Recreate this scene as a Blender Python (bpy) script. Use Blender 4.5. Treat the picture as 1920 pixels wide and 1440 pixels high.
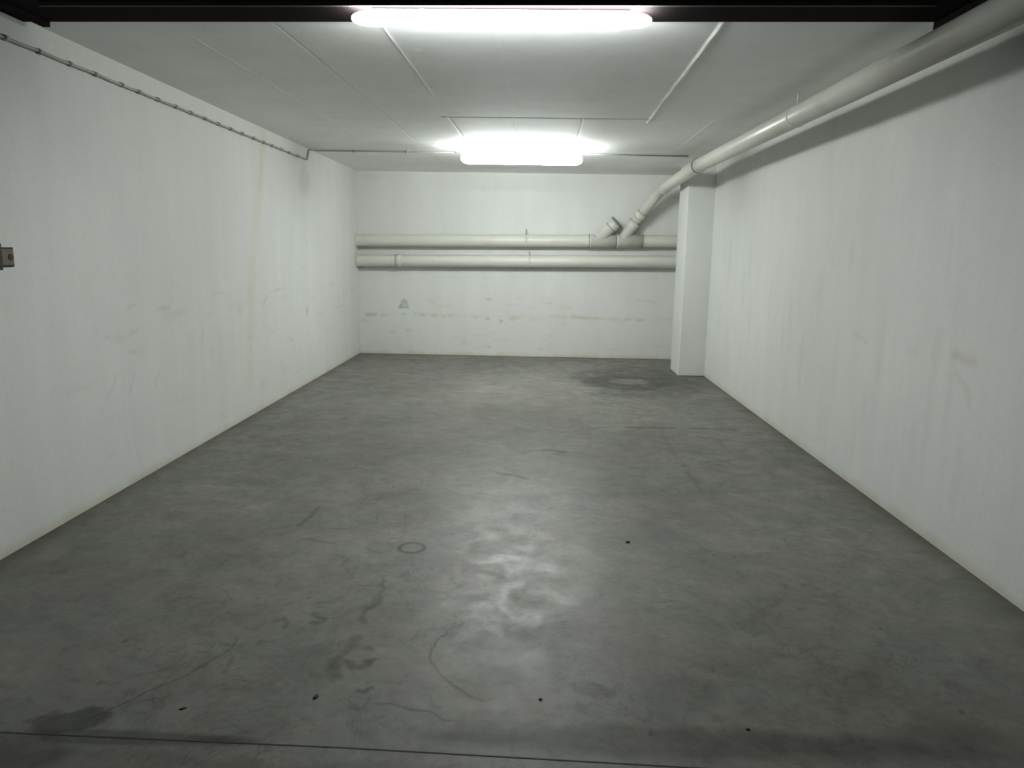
import bpy, math
import numpy as np
from mathutils import Vector, Matrix

for o in list(bpy.data.objects):
    bpy.data.objects.remove(o)
SC = bpy.context.scene
COL = SC.collection

# ------------------------------------------------------------------ camera
CAM_H = 1.3925
cd = bpy.data.cameras.new('camera')
cd.sensor_width = 36.0
cd.lens = 1406.7 / 1920 * 36.0
cd.clip_start = 0.05
cam = bpy.data.objects.new('camera', cd)
COL.objects.link(cam)
r = Vector((0.9993893, 0.03081518, 0.01647584))
u = Vector((-0.0215698, 0.17307426, 0.98467256))
w = Vector((-0.02749132, 0.9844266, -0.17363324))
cam.matrix_world = Matrix(((r.x, u.x, -w.x, 0), (r.y, u.y, -w.y, 0), (r.z, u.z, -w.z, CAM_H), (0, 0, 0, 1)))
SC.camera = cam

# ------------------------------------------------------------------ world, exposure
wd = bpy.data.worlds.new('world')
SC.world = wd
wd.use_nodes = True
wd.node_tree.nodes['Background'].inputs[0].default_value = (0.75, 0.8, 0.78, 1)
wd.node_tree.nodes['Background'].inputs[1].default_value = 0.006
SC.view_settings.view_transform = 'Standard'
SC.view_settings.look = 'None'
SC.view_settings.gamma = 1.0
SC.view_settings.use_curve_mapping = False
SC.view_settings.exposure = 1.0
LAMP_BACK = 42.0      # emission strength of the two fluorescent diffusers
LAMP_FRONT = 51.0
LAMP_COLOR = (0.945, 1.0, 0.975, 1)

# room dimensions (metres, camera above the origin looking along +Y)
XL, XR, YB, H = -2.357, 1.995, 10.075, 2.4
YN = 1.2             # near end of the modelled bay
rng = np.random.RandomState(4)

# ------------------------------------------------------------------ helpers
def link(name, me, mat=None, parent=None):
    o = bpy.data.objects.new(name, me)
    COL.objects.link(o)
    if mat is not None:
        me.materials.append(mat)
    if parent is not None:
        o.parent = parent
        o.matrix_parent_inverse = Matrix.Identity(4)
        o.location = -parent.location if parent.type == 'EMPTY' else (0, 0, 0)
    return o

def tag(o, label, cat, group=None):
    o['label'] = label
    o['category'] = cat
    if group:
        o['group'] = group
    return o

def thing(name, loc, label, cat, group=None):
    o = bpy.data.objects.new(name, None)
    o.empty_display_size = 0.1
    COL.objects.link(o)
    o.location = loc
    return tag(o, label, cat, group)

def struct(o):
    o['kind'] = 'structure'
    return o

class MB:
    def __init__(s):
        s.v, s.f, s.sm = [], [], []
    def box(s, a, b):
        n = len(s.v)
        x0, y0, z0 = a; x1, y1, z1 = b
        s.v += [(x0,y0,z0),(x1,y0,z0),(x1,y1,z0),(x0,y1,z0),(x0,y0,z1),(x1,y0,z1),(x1,y1,z1),(x0,y1,z1)]
        for q in ((0,3,2,1),(4,5,6,7),(0,1,5,4),(1,2,6,5),(2,3,7,6),(3,0,4,7)):
            s.f.append(tuple(n+i for i in q)); s.sm.append(False)
    def tube(s, pts, rad, seg=20, caps=True):
        pts = [Vector(p) for p in pts]
        rads = rad if isinstance(rad, (list, tuple)) else [rad]*len(pts)
        n0 = len(s.v)
        t = (pts[1]-pts[0]).normalized()
        up = Vector((0,0,1)) if abs(t.z) < 0.9 else Vector((0,1,0))
        nx = t.cross(up).normalized()
        for i, p in enumerate(pts):
            if i == 0: t = pts[1]-pts[0]
            elif i == len(pts)-1: t = pts[i]-pts[i-1]
            else: t = (pts[i+1]-pts[i]).normalized()+(pts[i]-pts[i-1]).normalized()
            t.normalize()
            nx = (nx - t*nx.dot(t)).normalized()
            ny = t.cross(nx)
            for k in range(seg):
                a = 2*math.pi*k/seg
                s.v.append(tuple(p + (nx*math.cos(a)+ny*math.sin(a))*rads[i]))
        for i in range(len(pts)-1):
            for k in range(seg):
                k2 = (k+1) % seg
                s.f.append((n0+i*seg+k, n0+i*seg+k2, n0+(i+1)*seg+k2, n0+(i+1)*seg+k)); s.sm.append(True)
        if caps:
            s.f.append(tuple(n0+k for k in reversed(range(seg)))); s.sm.append(False)
            e = n0+(len(pts)-1)*seg
            s.f.append(tuple(e+k for k in range(seg))); s.sm.append(False)
    def build(s, name, mat, parent=None, bevel=0.0):
        me = bpy.data.meshes.new(name)
        me.from_pydata(s.v, [], s.f)
        me.polygons.foreach_set('use_smooth', s.sm)
        me.update()
        o = link(name, me, mat, parent)
        if bevel:
            b = o.modifiers.new('bevel', 'BEVEL'); b.width = bevel; b.segments = 3; b.limit_method = 'ANGLE'
        return o

def rounded(pts, rad, n=8):
    """polyline with its inner corners rounded"""
    pts = [Vector(p) for p in pts]
    out = [pts[0]]
    for i in range(1, len(pts)-1):
        a, b, c = pts[i-1], pts[i], pts[i+1]
        d1 = min(rad, (a-b).length*0.45); d2 = min(rad, (c-b).length*0.45)
        p, q = b+(a-b).normalized()*d1, b+(c-b).normalized()*d2
        for k in range(n+1):
            t = k/n
            out.append(p*(1-t)**2 + b*2*t*(1-t) + q*t*t)
    out.append(pts[-1])
    return out

# smooth lattice noise sampled at arbitrary 2-D points (for mark edges)
_lat = rng.rand(64, 64)
def vnoise(x, y, sc):
    x = np.asarray(x)*sc+100.3; y = np.asarray(y)*sc+57.1
    xi = np.floor(x).astype(int); yi = np.floor(y).astype(int)
    fx = x-xi; fy = y-yi
    fx = fx*fx*(3-2*fx); fy = fy*fy*(3-2*fy)
    g = lambda i, j: _lat[i % 64, j % 64]
    return (g(xi,yi)*(1-fx)+g(xi+1,yi)*fx)*(1-fy)+(g(xi,yi+1)*(1-fx)+g(xi+1,yi+1)*fx)*fy
def fbm(x, y, sc, n=4):
    s = 0; a = 0.5
    for k in range(n):
        s = s+a*vnoise(x, y, sc*2**k); a *= 0.5
    return s/(1-0.5**n)

class Marks:
    """dirt, scuffs and cracks with a shape of their own, kept as a colour attribute of a fine grid"""
    def __init__(s, A, B):
        s.A, s.B = A, B                      # flattened plane coordinates in metres
        s.c = np.ones((A.size, 3))
    def _mul(s, m, col):
        s.c *= 1-m[:, None]*(1-np.array(col))
    def stroke(s, pts, width, col, wob=0.0, soft=0.6, brk=0.0, seed=0):
        pts = np.array(pts, float)
        lo = pts.min(0)-width*4-wob*2; hi = pts.max(0)+width*4+wob*2
        idx = np.where((s.A > lo[0]) & (s.A < hi[0]) & (s.B > lo[1]) & (s.B < hi[1]))[0]
        if not len(idx): return
        a = s.A[idx]; b = s.B[idx]
        if wob:
            a = a+(fbm(a+seed*3.1, b, 22)-0.5)*2*wob; b = b+(fbm(a, b+7.7+seed, 22)-0.5)*2*wob
        d = np.full(a.shape, 1e9)
        for p, q in zip(pts[:-1], pts[1:]):
            e = q-p; t = np.clip(((a-p[0])*e[0]+(b-p[1])*e[1])/(e@e+1e-12), 0, 1)
            d = np.minimum(d, np.hypot(a-p[0]-t*e[0], b-p[1]-t*e[1]))
        m = np.clip(1-(d-width*(1-soft)*0.5)/(width*(0.5+soft*0.5)), 0, 1)
        m = m*m*(3-2*m)
        if brk: m = m*np.clip(1-brk+brk*2.2*(fbm(a+3, b+seed, 14)-0.25), 0, 1)
        full = np.zeros(s.A.size); full[idx] = m
        s._mul(full, col)
    def blob(s, c, rx, ry, col, edge=0.35, nz=0.5, seed=0, sc=None):
        sc = sc or 1.2/max(min(rx, ry), 0.01)
        a = s.A-c[0]; b = s.B-c[1]
        d = np.sqrt((a/rx)**2+(b/ry)**2)+(fbm(s.A+seed, s.B-seed, sc)-0.5)*2*nz
        m = np.clip((1-d)/edge+0.5, 0, 1)
        s._mul(m*m*(3-2*m), col)
    def ring(s, c, rad, width, col, brk=0.0, seed=0):
        t = np.linspace(0, 2*math.pi, 25)
        s.stroke([(c[0]+rad*math.cos(x), c[1]+rad*math.sin(x)) for x in t], width, col, wob=0.006, brk=brk, seed=seed)

def grid_sheet(name, As, Bs, place, mat, marks_fn, thick=0.12, normal=(0,0,1), relief=None):
    """a fine sheet over As x Bs, closed at the back into a slab of the given thickness"""
    na, nb = len(As), len(Bs)
    A, B = np.meshgrid(As, Bs)
    A = A.ravel(); B = B.ravel()
    nrm = np.array(normal, float)
    P = place(A, B)
    if relief is not None:
        P = P + nrm[None]*relief(A, B)[:, None]
    back = place(A, B)[[0, na-1, na*nb-1, na*(nb-1)]] - nrm*thick
    V = np.vstack([P, back])
    i = np.arange(na*nb).reshape(nb, na)
    q = np.stack([i[:-1,:-1], i[:-1,1:], i[1:,1:], i[1:,:-1]], -1).reshape(-1, 4)
    p0, p1, p2 = V[q[0][0]], V[q[0][1]], V[q[0][2]]
    flip = np.dot(np.cross(p1-p0, p2-p1), nrm) < 0
    if flip: q = q[:, ::-1]
    faces = q.tolist()
    k = na*nb
    faces.append([k, k+1, k+2, k+3] if flip else [k+3, k+2, k+1, k])
    for edge, c0, c1 in ((i[0,:], k, k+1), (i[:,-1], k+1, k+2), (i[-1,::-1], k+2, k+3), (i[::-1,0], k+3, k)):
        f = list(edge)+[c1, c0]
        faces.append([int(x) for x in (f if flip else f[::-1])])
    me = bpy.data.meshes.new(name)
    me.from_pydata(V.tolist(), [], faces)
    M = Marks(A, B)
    marks_fn(M)
    at = me.color_attributes.new('marks', 'FLOAT_COLOR', 'POINT')
    c = np.ones((len(V), 4)); c[:na*nb, :3] = M.c
    at.data.foreach_set('color', c.ravel())
    me.update()
    return struct(link(name, me, mat))

# ------------------------------------------------------------------ materials
class NT:
    def __init__(s, name):
        s.m = bpy.data.materials.new(name); s.m.use_nodes = True
        s.t = s.m.node_tree; s.b = s.t.nodes['Principled BSDF']
        s.co = s.t.nodes.new('ShaderNodeTexCoord').outputs['Object']
    def n(s, ty, **k):
        nd = s.t.nodes.new(ty)
        for a, b in k.items(): setattr(nd, a, b)
        return nd
    def noise(s, scale, detail=4, rough=0.6, vec=None, dist=0.0):
        nd = s.n('ShaderNodeTexNoise')
        nd.inputs['Scale'].default_value = scale; nd.inputs['Detail'].default_value = detail
        nd.inputs['Roughness'].default_value = rough; nd.inputs['Distortion'].default_value = dist
        s.t.links.new(vec or s.co, nd.inputs['Vector'])
        return nd.outputs['Fac']
    def stretch(s, sc):
        mp = s.n('ShaderNodeMapping'); mp.inputs['Scale'].default_value = sc
        s.t.links.new(s.co, mp.inputs['Vector']); return mp.outputs['Vector']
    def rng(s, v, a, b, c, d):
        nd = s.n('ShaderNodeMapRange'); s.t.links.new(v, nd.inputs[0])
        for i, x in enumerate((a, b, c, d)): nd.inputs[1+i].default_value = x
        return nd.outputs[0]
    def math(s, op, a, b):
        nd = s.n('ShaderNodeMath', operation=op)
        for i, x in enumerate((a, b)):
            if isinstance(x, (int, float)): nd.inputs[i].default_value = x
            else: s.t.links.new(x, nd.inputs[i])
        return nd.outputs[0]
    def scale(s, col, f):
        nd = s.n('ShaderNodeVectorMath', operation='SCALE')
        if isinstance(col, tuple): nd.inputs[0].default_value = col[:3]
        else: s.t.links.new(col, nd.inputs[0])
        s.t.links.new(f, nd.inputs['Scale']); return nd.outputs[0]
    def mulc(s, a, b):
        nd = s.n('ShaderNodeVectorMath', operation='MULTIPLY')
        for i, x in enumerate((a, b)):
            if isinstance(x, tuple): nd.inputs[i].default_value = x
            else: s.t.links.new(x, nd.inputs[i])
        return nd.outputs[0]
    def mix(s, f, a, b):
        nd = s.n('ShaderNodeMix', data_type='RGBA'); s.t.links.new(f, nd.inputs[0])
        for i, x in ((6, a), (7, b)):
            if isinstance(x, tuple): nd.inputs[i].default_value = x+(1,) if len(x) == 3 else x
            else: s.t.links.new(x, nd.inputs[i])
        return nd.outputs[2]
    def color(s, v): s.t.links.new(v, s.b.inputs['Base Color'])
    def bump(s, h, strength, dist):
        nd = s.n('ShaderNodeBump'); nd.inputs['Strength'].default_value = strength; nd.inputs['Distance'].default_value = dist
        s.t.links.new(h, nd.inputs['Height']); s.t.links.new(nd.outputs[0], s.b.inputs['Normal'])
    def rough(s, v):
        if isinstance(v, (int, float)): s.b.inputs['Roughness'].default_value = v
        else: s.t.links.new(v, s.b.inputs['Roughness'])

def simple(name, col, rough=0.5, var=0.06, scale=20, metal=0.0):
    t = NT(name)
    t.color(t.scale(col, t.rng(t.noise(scale), 0.3, 0.7, 1-var, 1+var)))
    t.rough(rough); t.b.inputs['Metallic'].default_value = metal
    return t.m

def wall_mat(name, base, amt=0.05, attr=True):
    t = NT(name)
    k = t.rng(t.noise(0.7, 5, 0.55), 0.3, 0.7, 1-amt, 1+amt*0.6)
    k2 = t.rng(t.noise(60, 3, 0.6), 0.3, 0.7, 0.975, 1.02)
    k3 = t.rng(t.noise(1.0, 4, 0.6, t.stretch((5, 5, 0.7))), 0.35, 0.7, 1.015, 0.965)   # faint vertical roller runs
    c = t.scale(base, t.math('MULTIPLY', t.math('MULTIPLY', k, k2), k3))
    if attr:
        at = t.n('ShaderNodeAttribute', attribute_name='marks')
        c = t.mulc(c, at.outputs['Color'])
    t.color(c); t.rough(0.75); t.b.inputs['Specular IOR Level'].default_value = 0.25
    t.bump(t.math('ADD', t.noise(45, 4, 0.6), t.math('MULTIPLY', t.noise(5, 3), 2.0)), 0.16, 0.005)
    return t.m

M_wall = wall_mat('white_painted_plaster', (0.69, 0.70, 0.675))
M_wall_plain = wall_mat('white_painted_column', (0.69, 0.70, 0.675), attr=False)
M_ceil = wall_mat('white_painted_concrete_ceiling', (0.90, 0.905, 0.885), 0.04)

def floor_mat():
    t = NT('stained_grey_concrete')
    big = t.noise(0.9, 5, 0.6, dist=0.6)
    mid = t.noise(3.5, 6, 0.65, dist=1.2)
    fine = t.noise(26, 5, 0.7)
    swirl = t.noise(9, 3, 0.6, dist=3.0)
    k = t.math('MULTIPLY', t.rng(big, 0.3, 0.7, 0.80, 1.14), t.rng(mid, 0.3, 0.7, 0.76, 1.18))
    k = t.math('MULTIPLY', k, t.rng(fine, 0.3, 0.7, 0.88, 1.10))
    k = t.math('MULTIPLY', k, t.rng(swirl, 0.34, 0.46, 0.85, 1.0))
    vein = t.math('ABSOLUTE', t.math('SUBTRACT', t.noise(3.2, 4, 0.62, dist=1.4), 0.5), 0.0)
    patch = t.rng(t.noise(1.3, 3), 0.45, 0.6, 0.0, 1.0)
    k = t.math('MULTIPLY', k, t.math('SUBTRACT', 1.0, t.math('MULTIPLY', t.rng(vein, 0.0, 0.014, 0.26, 0.0), patch)))
    vein2 = t.math('ABSOLUTE', t.math('SUBTRACT', t.noise(7.5, 4, 0.6, dist=1.8), 0.47), 0.0)
    k = t.math('MULTIPLY', k, t.math('SUBTRACT', 1.0, t.math('MULTIPLY', t.rng(vein2, 0.0, 0.02, 0.18, 0.0), t.rng(t.noise(1.9, 2), 0.5, 0.6, 0.0, 1.0))))
    blot = t.rng(t.noise(5.5, 2, 0.5, dist=0.8), 0.62, 0.72, 1.0, 0.84)
    k = t.math('MULTIPLY', k, blot)
    k = t.math('MULTIPLY', k, 1.01)
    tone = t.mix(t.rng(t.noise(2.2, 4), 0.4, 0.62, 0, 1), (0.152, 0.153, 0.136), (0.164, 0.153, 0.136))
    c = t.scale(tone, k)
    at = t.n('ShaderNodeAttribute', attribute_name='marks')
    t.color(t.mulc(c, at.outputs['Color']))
    t.rough(t.rng(t.noise(6, 5, 0.6, dist=1.0), 0.32, 0.68, 0.34, 0.52))
    t.b.inputs['Specular IOR Level'].default_value = 0.19
    t.bump(t.math('ADD', t.noise(60, 4, 0.6), t.math('MULTIPLY', t.noise(6, 4), 1.0)), 0.12, 0.003)
    return t.m
M_floor = floor_mat()
M_pipe = None
def pipe_mat():
    t = NT('off_white_painted_pipe')
    c = t.mix(t.rng(t.noise(3.0, 4), 0.5, 0.75, 0, 0.6), (0.63, 0.63, 0.575), (0.57, 0.53, 0.41))
    t.color(c); t.rough(0.38); t.b.inputs['Specular IOR Level'].default_value = 0.4
    return t.m
M_pipe = pipe_mat()
M_collar = simple('pipe_collar', (0.62, 0.62, 0.56), 0.45)
M_seal = simple('dark_rubber_seal', (0.20, 0.20, 0.18), 0.6)
M_clamp = simple('zinc_clamp', (0.42, 0.42, 0.40), 0.4, metal=0.7)
M_cable = simple('grey_cable', (0.34, 0.34, 0.31), 0.55)
M_clip = simple('grey_cable_clip', (0.30, 0.30, 0.275), 0.5)
M_dark = simple('dark_brown_steel', (0.010, 0.0065, 0.0068), 0.9)
M_dark.node_tree.nodes['Principled BSDF'].inputs['Specular IOR Level'].default_value = 0.06
M_rib = simple('dark_steel_rib', (0.045, 0.040, 0.037), 0.8)
M_house = simple('lamp_housing', (0.16, 0.16, 0.17), 0.5)
M_cap = simple('lamp_end_cap', (0.55, 0.57, 0.60), 0.5)
M_joint = simple('joint_filler', (0.03, 0.03, 0.027), 0.9)
M_debris = simple('dark_debris', (0.03, 0.028, 0.026), 0.8, 0.5, 150)
M_brass = simple('tarnished_brass', (0.095, 0.072, 0.034), 0.5, 0.3, 60, 0.2)
M_brown = simple('dark_brown_metal', (0.016, 0.011, 0.010), 0.7, 0.2, 60, 0.0)

def lamp_mat(name, strength):
    m = bpy.data.materials.new(name); m.use_nodes = True
    b = m.node_tree.nodes['Principled BSDF']
    b.inputs['Base Color'].default_value = (0.8, 0.82, 0.82, 1)
    b.inputs['Emission Color'].default_value = LAMP_COLOR
    b.inputs['Emission Strength'].default_value = strength
    return m
M_glow_b = lamp_mat('glowing_diffuser', LAMP_BACK)
M_glow_f = lamp_mat('glowing_diffuser_front', LAMP_FRONT)

# ------------------------------------------------------------------ floor
DK = lambda k: (k, k, k*0.99)
def floor_marks(m):
    s = m.stroke
    # cracks
    s([(-0.289,2.561),(-0.326,2.512),(-0.34,2.419),(-0.329,2.368),(-0.277,2.272),(-0.237,2.228),(-0.18,2.171),(-0.127,2.145)], .006, DK(.55), .006, seed=1)
    s([(-0.466,2.112),(-0.417,2.121),(-0.354,2.091),(-0.303,2.086),(-0.249,2.043),(-0.224,2.039)], .007, DK(.62), .008, seed=2)
    s([(-1.308,1.998),(-1.268,2.026),(-1.206,2.128),(-1.121,2.239),(-1.075,2.341),(-1.042,2.395),(-1.05,2.487)], .007, DK(.6), .008, seed=3)
    s([(-1.01,2.362),(-1.003,2.278),(-1.003,2.255)], .012, DK(.7), .006, seed=4)
    # tyre marks and scuffs
    s([(-0.067,5.088),(0.015,5.182),(0.13,5.221),(0.227,5.172)], .028, DK(.45), .004, seed=5)
    s([(0.10,5.20),(0.19,5.185),(0.235,5.165),(0.165,5.109)], .05, DK(.52), .008, seed=6)
    s([(-0.266,4.667),(-0.187,4.602)], .02, DK(.62), .004, seed=7)
    s([(-0.17,4.592),(-0.101,4.575),(-0.026,4.502)], .026, DK(.36), .004, seed=8)
    s([(-2.3,6.0),(0.75,5.99),(2.0,5.995)], .02, DK(.93), .01, brk=.6, seed=9)
    s([(0.795,5.987),(0.968,5.986),(1.141,5.984)], .05, DK(.46), .01, brk=.2, seed=10)
    s([(1.317,6.002),(1.445,5.996),(1.66,5.995)], .05, DK(.56), .01, brk=.2, seed=11)
    s([(-1.15,3.897),(-1.159,3.712),(-1.177,3.61)], .02, DK(.6), .01, seed=12)
    s([(1.031,5.845),(1.008,5.2),(1.035,4.804)], .03, DK(.82), .02, seed=13)
    s([(1.023,4.742),(1.031,4.459),(1.023,4.303)], .03, DK(.72), .02, seed=14)
    # wriggling dark stains
    W = [([(-0.626,3.039),(-0.604,2.909),(-0.598,2.813),(-0.612,2.756),(-0.639,2.736),(-0.635,2.654),(-0.615,2.621)], .016, .66),
         ([(-0.60,2.84),(-0.605,2.78),(-0.63,2.74)], .035, .72),
         ([(-0.614,2.514),(-0.622,2.449),(-0.636,2.412),(-0.653,2.362),(-0.655,2.288),(-0.631,2.251)], .035, .60),
         ([(-0.617,2.351),(-0.587,2.319),(-0.558,2.32),(-0.539,2.348)], .028, .50),
         ([(-0.565,2.44),(-0.545,2.43)], .026, .55), ([(-0.545,2.36),(-0.515,2.37)], .022, .6),
         ([(-0.829,2.684),(-0.795,2.652),(-0.766,2.637),(-0.781,2.603),(-0.815,2.617)], .02, .58),
         ([(-0.955,2.613),(-0.933,2.635),(-0.903,2.603),(-0.907,2.566)], .016, .6),
         ([(-0.896,3.252),(-0.826,3.208),(-0.837,3.136),(-0.781,3.055),(-0.756,3.003)], .012, .68),
         ([(-0.54,2.18),(-0.52,2.167),(-0.507,2.203)], .018, .55),
         ([(-0.757,2.826),(-0.788,2.777),(-0.832,2.783)], .018, .7),
         ([(-1.059,3.581),(-0.949,3.574),(-0.871,3.61)], .012, .68),
         ([(-0.974,4.0),(-0.899,3.961),(-0.889,4.053),(-0.766,4.129),(-0.706,4.233),(-0.644,4.238)], .016, .74),
         ([(-0.339,3.069),(-0.315,2.995),(-0.275,2.956)], .014, .72),
         ([(-0.659,3.807),(-0.637,3.612),(-0.62,3.469)], .01, .78),
         ([(-1.084,3.435),(-1.01,3.407),(-0.925,3.379)], .02, .75)]
    for i, (p, wd_, k) in enumerate(W):
        s(p, wd_, DK(k), .016, soft=.8, brk=.3, seed=20+i)
    rr = np.random.RandomState(11)
    for i in range(90):                       # small wavering stain outlines, denser on the left
        x = rr.uniform(-1.7, 1.6) if i % 3 == 0 else rr.uniform(-1.35, -0.2)
        y = rr.uniform(2.0, 4.4) if i % 3 else rr.uniform(2.0, 7.5)
        a = rr.uniform(0, 6.28); L = rr.uniform(.04, .16); pts = [(x, y)]
        for k in range(4):
            a += rr.uniform(-1.1, 1.1)
            pts.append((pts[-1][0]+L*.3*math.cos(a), pts[-1][1]+L*.45*math.sin(a)))
        s(pts, rr.uniform(.006, .014), DK(rr.uniform(.74, .9)), .02, soft=.8, brk=.5, seed=60+i)
    for i in range(26):                       # smooth swept arcs towards the right wall
        x = rr.uniform(0.6, 1.7); y = rr.uniform(2.1, 5.5); R_ = rr.uniform(.2, .6); a0 = rr.uniform(.1, .9)
        s([(x-R_+R_*math.cos(a0+t), y-R_+R_*math.sin(a0+t)) for t in np.linspace(0, rr.uniform(.4, .9), 7)], rr.uniform(.02, .05), DK(rr.uniform(.86, .95)), .02, soft=1, brk=.5, seed=160+i)
    m.ring((-0.557, 3.359), .060, .016, DK(.42), seed=1)
    m.ring((-0.704, 3.355), .062, .009, DK(.76), brk=.3, seed=2)
    m.ring((-0.672, 3.536), .030, .008, DK(.74), brk=.3, seed=3)
    m.ring((-0.655, 3.44), .032, .008, DK(.74), brk=.3, seed=4)
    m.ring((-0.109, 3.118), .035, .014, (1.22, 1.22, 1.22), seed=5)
    b = m.blob
    b((0.197, 2.237), .057, .046, DK(.80), .3, .25, 1)
    b((0.264, 2.22), .03, .03, DK(.82), .4, .25, 2)
    b((-1.342, 1.975), .105, .068, DK(.42), .30, .5, 3)
    b((-1.15, 1.912), .36, .028, DK(.55), .8, .5, 4, sc=9)
    b((-0.85, 1.915), .10, .020, DK(.62), .8, .5, 5, sc=9)
    b((0.36, 1.975), .70, .065, DK(.60), .9, .5, 6, sc=7)
    b((-0.13, 1.965), .16, .028, DK(.62), .8, .6, 61, sc=9)
    b((1.35, 2.02), .4, .07, DK(.80), 1.0, .5, 62, sc=5)
    b((-1.45, 1.83), .20, .07, DK(.60), .7, .5, 7)
    b((-1.1, 1.80), .9, .05, DK(.80), .8, .9, 71, sc=6)
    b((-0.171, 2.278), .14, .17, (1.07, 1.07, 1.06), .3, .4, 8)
    b((0.042, 2.43), .22, .10, DK(.86), .8, .5, 9)
    b((0.136, 2.448), .075, .043, DK(.88), .6, .4, 10)
    b((0.72, 4.134), .14, .3, DK(.90), .8, .5, 11)
    b((-0.622, 2.3), .10, .11, DK(.88), .8, .5, 12)
    b((1.13, 8.25),   .66, .95, DK(.62), .28, .35, 13, sc=1.6)
    b((1.05, 8.20), .46, .46, DK(.62), .3, .35, 131, sc=2.2)
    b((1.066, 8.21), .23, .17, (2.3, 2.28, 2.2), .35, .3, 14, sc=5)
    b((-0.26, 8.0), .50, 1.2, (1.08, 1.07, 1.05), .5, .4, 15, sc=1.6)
    b((-1.807, 3.383), .55, .5, DK(.84), 1.2, .5, 16)
    b((-1.5, 2.75), .35, .3, DK(.90), 1.0, .5, 17)
    b((1.1, 2.35), .4, .3, DK(.88), 1.0, .6, 18)
    b((-0.02, 2.86), .07, .16, DK(.86), .6, .4, 19)
    for i in range(46):                       # small pits and drips
        x, y = rr.uniform(-1.6, 1.5), rr.uniform(1.95, 4.5)
        q = rr.uniform(.004, .012)
        b((x, y), q, q*1.3, DK(rr.uniform(.55, .8)), .6, .3, i)
    # dirt gathered along the wall bases
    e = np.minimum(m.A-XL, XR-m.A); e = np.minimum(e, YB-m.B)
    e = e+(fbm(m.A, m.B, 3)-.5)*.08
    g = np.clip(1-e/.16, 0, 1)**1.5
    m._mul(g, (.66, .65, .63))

JOINT = [(XL-.1, 1.940), (-1.517, 1.915), (-0.52, 1.900), (0.393, 1.870), (XR+.1, 1.82)]
xs = np.arange(XL-.05, XR+.05, 0.0075)
ys = [YN]
while ys[-1] < YB+.05:
    ys.append(ys[-1]+max(.006, .0032*(ys[-1]-.2)))
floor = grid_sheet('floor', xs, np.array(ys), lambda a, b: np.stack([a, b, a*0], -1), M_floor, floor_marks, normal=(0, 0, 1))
jm = MB()
for (x0, y0), (x1, y1) in zip(JOINT[:-1], JOINT[1:]):
    n = len(jm.v)
    hw = .0025
    x0, x1 = max(x0, XL), min(x1, XR)
    jm.v += [(x0,y0-hw,0.0),(x1,y1-hw,0.0),(x1,y1+hw,0.0),(x0,y0+hw,0.0),(x0,y0-hw,.0008),(x1,y1-hw,.0008),(x1,y1+hw,.0008),(x0,y0+hw,.0008)]
    for q in ((0,3,2,1),(4,5,6,7),(0,1,5,4),(1,2,6,5),(2,3,7,6),(3,0,4,7)):
        jm.f.append(tuple(n+i for i in q)); jm.sm.append(False)
struct(jm.build('trim_1', M_joint))

# ------------------------------------------------------------------ walls
YEL = (.95, .92, .80)
def left_marks(m):
    s = m.stroke
    s([(6.63,2.30),(6.56,2.0),(6.42,1.7),(6.28,1.32),(6.20,0.974),(6.12,0.55),(6.10,.3)], .13, (.962,.95,.875), .04, soft=1, brk=.3, seed=1)
    s([(6.62,2.3),(6.52,1.9)], .09, (.96,.945,.87), .02, soft=1, seed=2)
    G = DK(.80)
    for i, p in enumerate([[(5.449,1.045),(5.55,1.055),(5.659,1.049)],[(4.611,.986),(4.70,1.0),(4.793,.999)],[(4.294,1.036),(4.366,1.046)],[(4.292,.887),(4.376,.897)],
                           [(4.044,.893),(4.087,.894)],[(4.289,.777),(4.348,.773)],[(4.12,.663),(4.10,.63),(4.078,.594),(4.04,.57),(4.009,.561)],[(4.313,.647),(4.267,.575),(4.239,.542)],
                           [(4.614,.598),(4.555,.567),(4.561,.505)],[(5.381,.653),(5.388,.561)],[(5.257,.803),(5.239,.728)],[(7.757,1.476),(7.788,1.422)],[(7.705,.798),(7.716,.726)],
                           [(7.773,.374),(7.762,.262)],[(5.499,.148),(5.546,.126)],[(6.45,.90),(6.62,.99),(6.779,1.009),(7.075,1.019)],[(7.1,.55),(7.25,.5),(7.3,.4)],[(8.9,.7),(9.2,.72)],
                           [(8.6,.98),(8.75,.99)],[(6.9,.35),(6.95,.22)]]):
        s(p, .020, DK(.86), .012, soft=1, brk=.45, seed=5+i)
    m.blob((7.80, 2.06), .16, .16, (.90,.90,.88), 1.0, .5, 3)
    m.blob((7.75, .76), .05, .05, DK(.86), .6, .5, 4)
    rr = np.random.RandomState(3)
    for i in range(26):
        m.blob((rr.uniform(3.6, 9.9), rr.uniform(.15, 1.25)), rr.uniform(.03, .16), rr.uniform(.01, .04), DK(rr.uniform(.93, .97)), .8, .7, i)
    g = np.clip(1-(m.B+(fbm(m.A, m.B, 6)-.5)*.05)/.05, 0, 1)
    m._mul(g, (.86, .82, .70))
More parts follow.
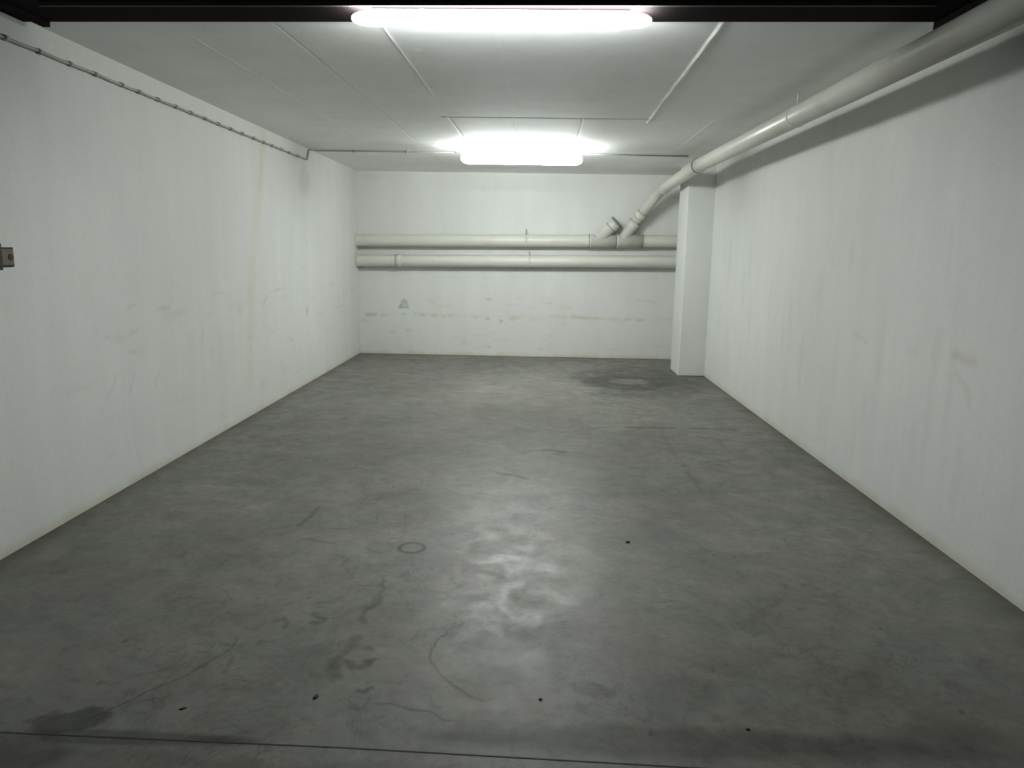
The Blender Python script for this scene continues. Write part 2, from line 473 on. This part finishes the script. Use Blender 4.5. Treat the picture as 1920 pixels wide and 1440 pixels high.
def right_marks(m):
    s = m.stroke
    for i, p in enumerate([[(3.588,.947),(3.50,.93),(3.411,.934)],[(4.735,.926),(4.65,.91),(4.537,.899)],[(8.163,.703),(8.053,.645)],[(7.479,.764),(7.46,.66),(7.445,.556)],[(4.045,.899),(3.933,.908)],[(8.162,.876),(8.101,.823)],[(6.2,1.0),(6.3,.8)],[(3.55,.86),(3.45,.80),(3.42,.74)]]):
        s(p, .035, (.93,.915,.90), .014, soft=1, brk=.5, seed=5+i)
    m.blob((3.50,.945), .12, .03, (.965,.935,.91), 1.0, .5, 1)
    rr = np.random.RandomState(8)
    for i in range(22):
        x = rr.uniform(3.4, 8.5)
        m.blob((x, rr.uniform(.3, 1.4)), rr.uniform(.02, .05), rr.uniform(.1, .3), (.955,.955,.95), 1.0, .5, i)
    g = np.clip(1-(m.B+(fbm(m.A, m.B, 6)-.5)*.06)/.06, 0, 1)
    m._mul(g, (.88, .84, .74))
def back_marks(m):
    s = m.stroke
    # hand-sized grey rubbing with vertical gaps
    for dx, h_ in ((-.055,.03),(-.030,.09),(.004,.11),(.040,.085)):
        s([(-1.752+dx*1.2,.63),(-1.752+dx*.8,.63+h_)], .026, (.72,.73,.76), .002, soft=.5, seed=int(dx*1000)%9)
    s([(-1.805,.632),(-1.70,.632)], .018, (.78,.79,.80), .002, seed=2)
    for i, (x, y, rx, k) in enumerate([(-2.24,.523,.05,.80),(-2.19,.53,.06,.82),(-2.03,.527,.05,.88),(-1.75,.547,.03,.84),(-1.60,.55,.02,.86),(-1.483,.535,.06,.86),(-1.34,.53,.04,.86),(-1.22,.52,.03,.88),(-1.12,.53,.04,.90),
                                       (-.80,.52,.06,.90),(-.62,.50,.03,.80),(-.44,.47,.03,.80),(-.30,.50,.05,.90),(.0,.50,.05,.92),(.30,.55,.1,.94),(.56,.541,.07,.88),(.70,.535,.08,.87),(.85,.53,.1,.90),(1.05,.52,.06,.90),(1.25,.525,.05,.88),(1.416,.522,.04,.84),
                                       (-.6,.76,.04,.84),(-.2,.775,.05,.93),(.2,.72,.05,.92),(-1.9,.30,.05,.92),(-1.7,.32,.04,.90),(-.62,.12,.03,.84),(.1,.1,.04,.92),(.42,.52,.03,.92)]):
        m.blob((x, y), rx, .022, (k, k*1.0, k*.94), .9, .8, i, sc=18)
    rr = np.random.RandomState(5)
    for i in range(30):
        m.blob((rr.uniform(-2.3, 1.9), rr.uniform(.1, .8)), rr.uniform(.02, .12), rr.uniform(.01, .03), (.955,.95,.91), .8, .8, i, sc=16)
    s([(-2.3,.545),(-.8,.535),(.5,.53),(1.9,.53)], .05, (.97,.965,.92), .02, soft=1, brk=.4, seed=3)
    m.blob((-2.16, 2.33), .14, .035, (.97,.93,.86), .9, .5, 2)
    g = np.clip(1-(m.B+(fbm(m.A, m.B, 8)-.5)*.08)/.05, 0, 1)
    m._mul(g, (.90, .84, .68))
YW = 3.0
grid_sheet('wall_left', np.arange(YW-1.2, YB+.02, .014), np.arange(0, H+.012, .012), lambda a, b: np.stack([a*0+XL, a, b], -1), M_wall, left_marks, normal=(1, 0, 0))
grid_sheet('wall_right', np.arange(YW-1.2, YB+.02, .014), np.arange(0, H+.012, .012), lambda a, b: np.stack([a*0+XR, a, b], -1), M_wall, right_marks, normal=(-1, 0, 0))
grid_sheet('wall_back', np.arange(XL, XR+.01, .01), np.arange(0, H+.01, .01), lambda a, b: np.stack([a, a*0+YB, b], -1), M_wall, back_marks, normal=(0, -1, 0))

# ------------------------------------------------------------------ ceiling with shuttering lines
SEAMS = [(-1.71, 3.4, 9.9, .0006, .008), (-1.215, 3.4, 9.5, -.0007, .009), (-0.73, 3.4, 5.2, .0014, .010), (-0.69, 6.0, 9.0, -.002, .014),
         (-0.208, 3.4, 6.0, .0007, .012), (-0.20, 6.0, 8.4, -.0022, .012), (0.80, 3.4, 6.15, .003, .016), (0.335, 6.0, 8.4, -.002, .012), (1.335, 6.0, 7.6, .0015, .012)]
def ceil_relief(a, b):
    out = a*0
    for x, y0, y1, h_, wdt in SEAMS:
        xx = x+(b-y0)*.018
        d = np.abs(a-xx+(vnoise(a*0, b, 1.5)-.5)*.008)/wdt
        out += h_*2.2*np.clip(1-d, 0, 1)*((b > y0) & (b < y1))*np.clip(.35+vnoise(a*0+x, b, 2.2), 0, 1)
    d = np.abs(b-6.0+(vnoise(a, b*0, 2)-.5)*.02)/.018
    out -= .004*np.clip(1-d, 0, 1)*((a > -.75) & (a < .86))
    return out
def ceil_marks(m):
    for x, y0, y1, h_, wdt in SEAMS:
        k = ((1.08,)*3 if x > 0 else (1.03,)*3) if h_ > 0 else (.88, .88, .87)
        m.stroke([(x, y0), (x+(y1-y0)*.018, y1)], wdt*1.1, k, .008, brk=.3, seed=int(abs(x)*10))
    m.stroke([(-.75,6.0),(.86,6.0)], .035, DK(.88), .01, brk=.2, seed=3)
    m.blob((-.62, 4.05), .02, .03, (1.15,1.15,1.15), .6, .2, 1)
grid_sheet('ceiling', np.arange(XL-.02, XR+.02, .008), np.arange(3.44, YB+.03, .022), lambda a, b: np.stack([a, b, a*0+H], -1), M_ceil, ceil_marks, normal=(0, 0, -1), relief=ceil_relief)

# ------------------------------------------------------------------ dark steel lintel over the entrance
def skew_bar(x0, x1, y0, yf, z0, z1, wdt=None):
    """a bar across the bay whose far edge runs slightly out of square (yf gives Y at x)"""
    m = MB()
    near = (lambda x: y0) if wdt is None else (lambda x: yf(x)-wdt)
    m.v += [(x0,near(x0),z0),(x1,near(x1),z0),(x1,yf(x1),z0),(x0,yf(x0),z0),(x0,near(x0),z1),(x1,near(x1),z1),(x1,yf(x1),z1),(x0,yf(x0),z1)]
    for q in ((0,3,2,1),(4,5,6,7),(0,1,5,4),(1,2,6,5),(2,3,7,6),(3,0,4,7)):
        m.f.append(q); m.sm.append(False)
    return m
lint = struct(skew_bar(XL-.1, XR+.1, 2.75, lambda x: 3.522-.0269*x, 2.388, 2.52).build('trim_2', M_dark))
skew_bar(-2.10, 1.56, 0, lambda x: 3.268-.024*x, 2.373, 2.390, .018).build('lintel_rib', M_rib, lint)
c = MB()
c.box((-2.272, 2.75, 2.368), (-2.238, 3.592, 2.56))
struct(c.build('trim_3', M_dark))
c = MB()
c.box((1.690, 2.75, 2.362), (1.745, 3.50, 2.56))
struct(c.build('trim_4', M_dark))

# ------------------------------------------------------------------ column
c = MB()
c.box((1.692, 8.69, 0), (XR+.02, 9.20, H))
struct(c.build('trim_5', M_wall_plain, bevel=.008))

# ------------------------------------------------------------------ fluorescent lights
def fluorescent(y, zt, hgt, glow, label, xc=-.166, L=1.26, wid=.10, drop=0.0):
    t = thing('fluorescent_light', (xc, y, zt), label, 'ceiling light', 'fluorescent ceiling lights')
    m = MB(); m.box((xc-L/2+.09, y-.015, zt-.018-drop), (xc+L/2-.09, y+.015, zt-drop))
    m.build('housing', M_house, t, .003)
    # diffuser: a long translucent tray, rounded in section and at its ends
    m = MB()
    NS, NC = 60, 24
    zc = zt-drop-.010-(hgt-.010)/2; hh = (hgt-.010)/2
    for i in range(NS+1):
        tt = -math.cos(math.pi*i/NS)
        x = xc+tt*L/2
        e = max(0.0, (abs(tt)*L/2-(L/2-.09))/.09)
        k = max(.02, (1-min(e, 1)**2.2)**(1/2.2))
        for j in range(NC):
            a = 2*math.pi*j/NC
            ca, sa = math.cos(a), math.sin(a)
            m.v.append((x, y+math.copysign(abs(ca)**.75, ca)*wid/2*k, zc+math.copysign(abs(sa)**.75, sa)*hh*k))
    for i in range(NS):
        for j in range(NC):
            j2 = (j+1) % NC
            m.f.append((i*NC+j, i*NC+j2, (i+1)*NC+j2, (i+1)*NC+j)); m.sm.append(True)
    m.f.append(tuple(reversed(range(NC)))); m.sm.append(False)
    m.f.append(tuple(NS*NC+j for j in range(NC))); m.sm.append(False)
    m.build('diffuser', glow, t)
    for sx in (-1, 1):
        m = MB(); m.box((xc+sx*(L/2-.30)-.010, y-.016, zt-.020-drop), (xc+sx*(L/2-.30)+.010, y+.016, zt))
        m.build('mounting_clip', M_cap, t, .003)
    return t
fluorescent(3.36, 2.388, .066, M_glow_f, 'lit fluorescent tube light nearest the camera, under the dark steel lintel', wid=.085)
fluorescent(7.65, 2.400, .120, M_glow_b, 'lit fluorescent tube light on the ceiling near the back wall', xc=-.157, L=1.20, wid=.11, drop=.042)

# ------------------------------------------------------------------ cable along the left wall and ceiling
cab = thing('electric_cable', (XL, 3.0, 2.28), 'thin grey clipped cable along left wall top and ceiling to back light', 'cable')
clips = [3.434, 3.667, 3.90, 4.121, 4.379, 4.562, 4.789, 5.025, 5.237, 5.461, 5.686, 5.91, 6.142, 6.382, 6.615, 6.825, 7.065, 7.29, 7.55]
pts = [(XL+.012, 2.6, 2.278)]
for i, y in enumerate(clips):
    pts.append((XL+.012, y, 2.280+(.003 if i % 2 else -.001)))
    if i+1 < len(clips):
        pts.append((XL+.014, (y+clips[i+1])/2, 2.278+.001*math.sin(i)))
pts += [(XL+.012, 7.77, 2.281)]
path = pts[:-1]+rounded([pts[-1], (XL+.012, 7.865, 2.283), (XL+.012, 7.92, 2.389), (XL+.06, 8.0, 2.389), (-1.6, 8.0, 2.390), (-.6, 8.01, 2.390), (.5, 8.03, 2.390), (1.55, 8.06, 2.390)], .03)
m = MB(); m.tube(path, .0075, 10); m.build('cable', M_cable, cab)
m = MB(); m.tube(rounded([(-.84, 8.005, 2.388), (-.84, 7.90, 2.385), (-.79, 7.72, 2.352), (-.745, 7.65, 2.345)], .05), .005, 10); m.build('cable_tail', M_cable, cab)
for y in clips:
    m = MB()
    m.box((XL+.0, y-.013, 2.269), (XL+.010, y+.013, 2.293))
    m.tube([(XL+.013, y-.013, 2.281), (XL+.013, y+.013, 2.281)], .0115, 12)
    m.build('cable_clip', M_clip, cab)
for x in (-1.9, -1.35):
    m = MB(); m.tube([(x-.012, 8.0, 2.389), (x+.012, 8.0, 2.389)], .0125, 12); m.build('cable_clip', M_clip, cab)

# ------------------------------------------------------------------ drain pipes on the back wall
YP = YB-.098
zu = lambda x: 1.506+.0128*(x+2.38)
zl = lambda x: 1.243+.0125*(x+2.39)
RP = .079
def clamp(x, z, parent, rad=RP, stud=.05):
    m = MB(); m.tube([(x-.012, YP, z), (x+.012, YP, z)], rad+.002, 28)
    k = m.build('pipe_clamp', M_collar, parent)
    m = MB(); m.tube([(x, YP-.005, z+rad), (x, YP-.005, z+rad+stud)], .009, 8)
    m.build('clamp_bolt', M_clamp, k)
    return k
up = thing('drain_pipe', (XL, YP, 1.506), 'upper horizontal white drain pipe with angled branches on the back wall', 'pipe', 'horizontal drain pipes')
m = MB(); m.tube([(XL+.002, YP, zu(XL)), (1.99, YP, zu(1.99))], RP, 32, False)
m.build('pipe', M_pipe, up)
m = MB(); m.tube([(XL+.0005, YP, zu(XL)), (XL+.02, YP, zu(XL))], RP+.014, 28); m.build('wall_collar', M_collar, up)
clamp(-.122, zu(-.122), up, stud=.07)
def wye(x0, x1, xb, tip, rb, parent, yoff=0.0):
    m = MB()
    m.tube([(x0, YP, zu(x0)), (x0+.022, YP, zu(x0)), (x0+.026, YP, zu(x0)), (x1, YP, zu(x1))], [RP+.010, RP+.010, RP+.005, RP+.005], 32)
    b0 = Vector((xb, YP, zu(xb))); b1 = Vector(tip)
    m.tube([b0, b0.lerp(b1, .72), b0.lerp(b1, .76), b1], [rb, rb, rb+.007, rb+.007], 28)
    return m.build('wye_fitting', M_pipe, parent)
for xr_ in (.691, 1.043, 1.385):
    m = MB(); m.tube([(xr_-.002, YP, zu(xr_)), (xr_+.004, YP, zu(xr_))], RP+.0105, 32); m.build('joint_ring', M_seal, up)
w1 = wye(.70, 1.04, .79, (1.03, YP-.06, 1.785), .074, up)
d1 = (Vector((1.03, YP-.06, 1.785))-Vector((.79, YP, zu(.79)))).normalized()
e1 = Vector((1.03, YP-.06, 1.785))
p_ = Vector((.79, YP, zu(.79))).lerp(e1, .73)
m = MB(); m.tube([p_, p_+d1*.008], .083, 28); m.build('joint_ring', M_seal, w1)
m = MB(); m.tube([e1, e1+d1*.020], .088, 28); m.build('end_plug', M_seal, w1)
tip2 = Vector((1.2695, 9.93, 1.7906))
w2 = wye(1.05, 1.375, 1.115, tip2, .070, up)

low = thing('drain_pipe', (XL, YP, 1.24), 'lower horizontal white drain pipe on the back wall, without branches', 'pipe', 'horizontal drain pipes')
m = MB(); m.tube([(XL+.002, YP, zl(XL)), (1.99, YP, zl(1.99))], RP, 32, False)
m.build('pipe', M_pipe, low)
m = MB(); m.tube([(XL+.0005, YP, zl(XL)), (XL+.02, YP, zl(XL))], RP+.014, 28); m.build('wall_collar', M_collar, low)
m = MB(); m.tube([(-1.84, YP, zl(-1.8)), (-1.80, YP, zl(-1.8)), (-1.78, YP, zl(-1.8)), (-1.76, YP, zl(-1.76))], [RP+.004, RP+.009, RP+.009, RP+.003], 32); m.build('socket', M_collar, low)
clamp(-.075, zl(-.075), low)

# ------------------------------------------------------------------ overhead drain pipe along the right wall
RO = .065
def main_at(y):
    if y < 7.8:
        return Vector((1.582+.0135*(7.8-y), y, 2.256+.0007*(7.8-y)))
    t = (y-7.8)/(9.70-7.8)
    return Vector((1.582, 7.8, 2.256)).lerp(Vector((1.541, 9.70, 2.1705)), t)
ov = thing('drain_pipe', main_at(6.0), 'long white drain pipe hung under the ceiling along the right wall', 'pipe')
dirb = Vector((1.480, 9.52, 2.176))
ELB = main_at(9.70)
path = rounded([main_at(2.3), main_at(6.0), main_at(7.8), ELB, tip2], .15, 10)
m = MB(); m.tube(path, RO, 32); m.build('pipe', M_pipe, ov)
dd = (tip2-ELB).normalized()
for k, r_ in ((.0, .074), (.085, .0725), (.165, .070)):
    p = tip2-dd*k
    m = MB(); m.tube([p, p-dd*.005], r_, 28); m.build('joint_ring', M_seal, ov)
m = MB(); m.tube([tip2-dd*.0, tip2-dd*.165], .0695, 28); m.build('coupling', M_pipe, ov)
m = MB(); p = main_at(9.42); m.tube([p, main_at(9.47)], RO+.006, 28); m.build('elbow_collar', M_collar, ov)
p = main_at(7.66); q = main_at(7.56)
m = MB(); m.tube([p, q, main_at(7.54)], [RO+.007, RO+.007, RO+.001], 32); m.build('socket', M_pipe, ov)
m = MB(); m.tube([main_at(7.675), main_at(7.655)], RO+.011, 32); m.build('joint_ring', M_seal, ov)
for yh in (4.98,):
    p = main_at(yh)
    m = MB(); m.tube([p+Vector((0, -.013, 0)), p+Vector((0, .013, 0))], RO+.0035, 32)
    k = m.build('pipe_hanger', M_collar, ov)
    m = MB(); m.tube([p+Vector((0, 0, RO)), (p.x, p.y, H+.0)], .007, 8); m.build('hanger_rod', M_collar, k)

# ------------------------------------------------------------------ latch keeper at the left edge of the entrance
lk = thing('door_latch_keeper', (XL, 3.31, 1.33), 'small brown and brass latch keeper on left wall at entrance', 'door latch')
m = MB(); m.box((XL, 3.24, 1.288), (XL+.006, 3.362, 1.375)); m.build('back_plate', M_brown, lk, .002)
m = MB(); m.box((XL+.006, 3.262, 1.295), (XL+.011, 3.353, 1.368)); m.build('brass_plate', M_brass, lk, .002)
m = MB(); m.tube([(XL+.011, 3.333, 1.332), (XL+.013, 3.333, 1.332)], .015, 20); m.build('bolt_hole', M_brown, lk)
m = MB(); m.box((XL, 3.20, 1.276), (XL+.016, 3.275, 1.392)); m.build('jamb_block', M_brown, lk, .004)

# ------------------------------------------------------------------ bits of debris on the floor
def debris(x, y, sx, sy, rot, label, seed):
    R_ = np.random.RandomState(seed)
    m = MB(); NU, NV = 12, 7
    for i in range(NV+1):
        ph = math.pi*i/NV
        for j in range(NU):
            th = 2*math.pi*j/NU
            k = 1+R_.uniform(-.18, .18)
            a = sx*math.sin(ph)*math.cos(th)*k; b = sy*math.sin(ph)*math.sin(th)*k
            m.v.append((x+a*math.cos(rot)-b*math.sin(rot), y+a*math.sin(rot)+b*math.cos(rot), max(0.0, .45*min(sx, sy)*(1+math.cos(ph)*k))))
    for i in range(NV):
        for j in range(NU):
            m.f.append((i*NU+j, (i+1)*NU+j, (i+1)*NU+(j+1) % NU, i*NU+(j+1) % NU)); m.sm.append(True)
    o = m.build('debris_crumb', M_debris)
    return tag(o, label, 'debris', 'dark crumbs on the floor')
debris(-.662, 2.138, .0065, .0135, -.3, 'black oval crumb on the concrete floor, just left of two fine cracks', 1)
debris(.482, 3.500, .011, .009, .5, 'dark crumb on the bare floor, the farthest one from the camera', 2)
debris(-1.047, 2.055, .012, .0045, .5, 'thin dark sliver on the floor, nearest the black stain at left', 3)
debris(.046, 2.164, .006, .005, .2, 'tiny brownish crumb on the floor beside the oval damp spots', 4)
debris(.664, 2.047, .007, .0045, .1, 'tiny dark crumb near the front joint, rightmost of the crumbs', 5)
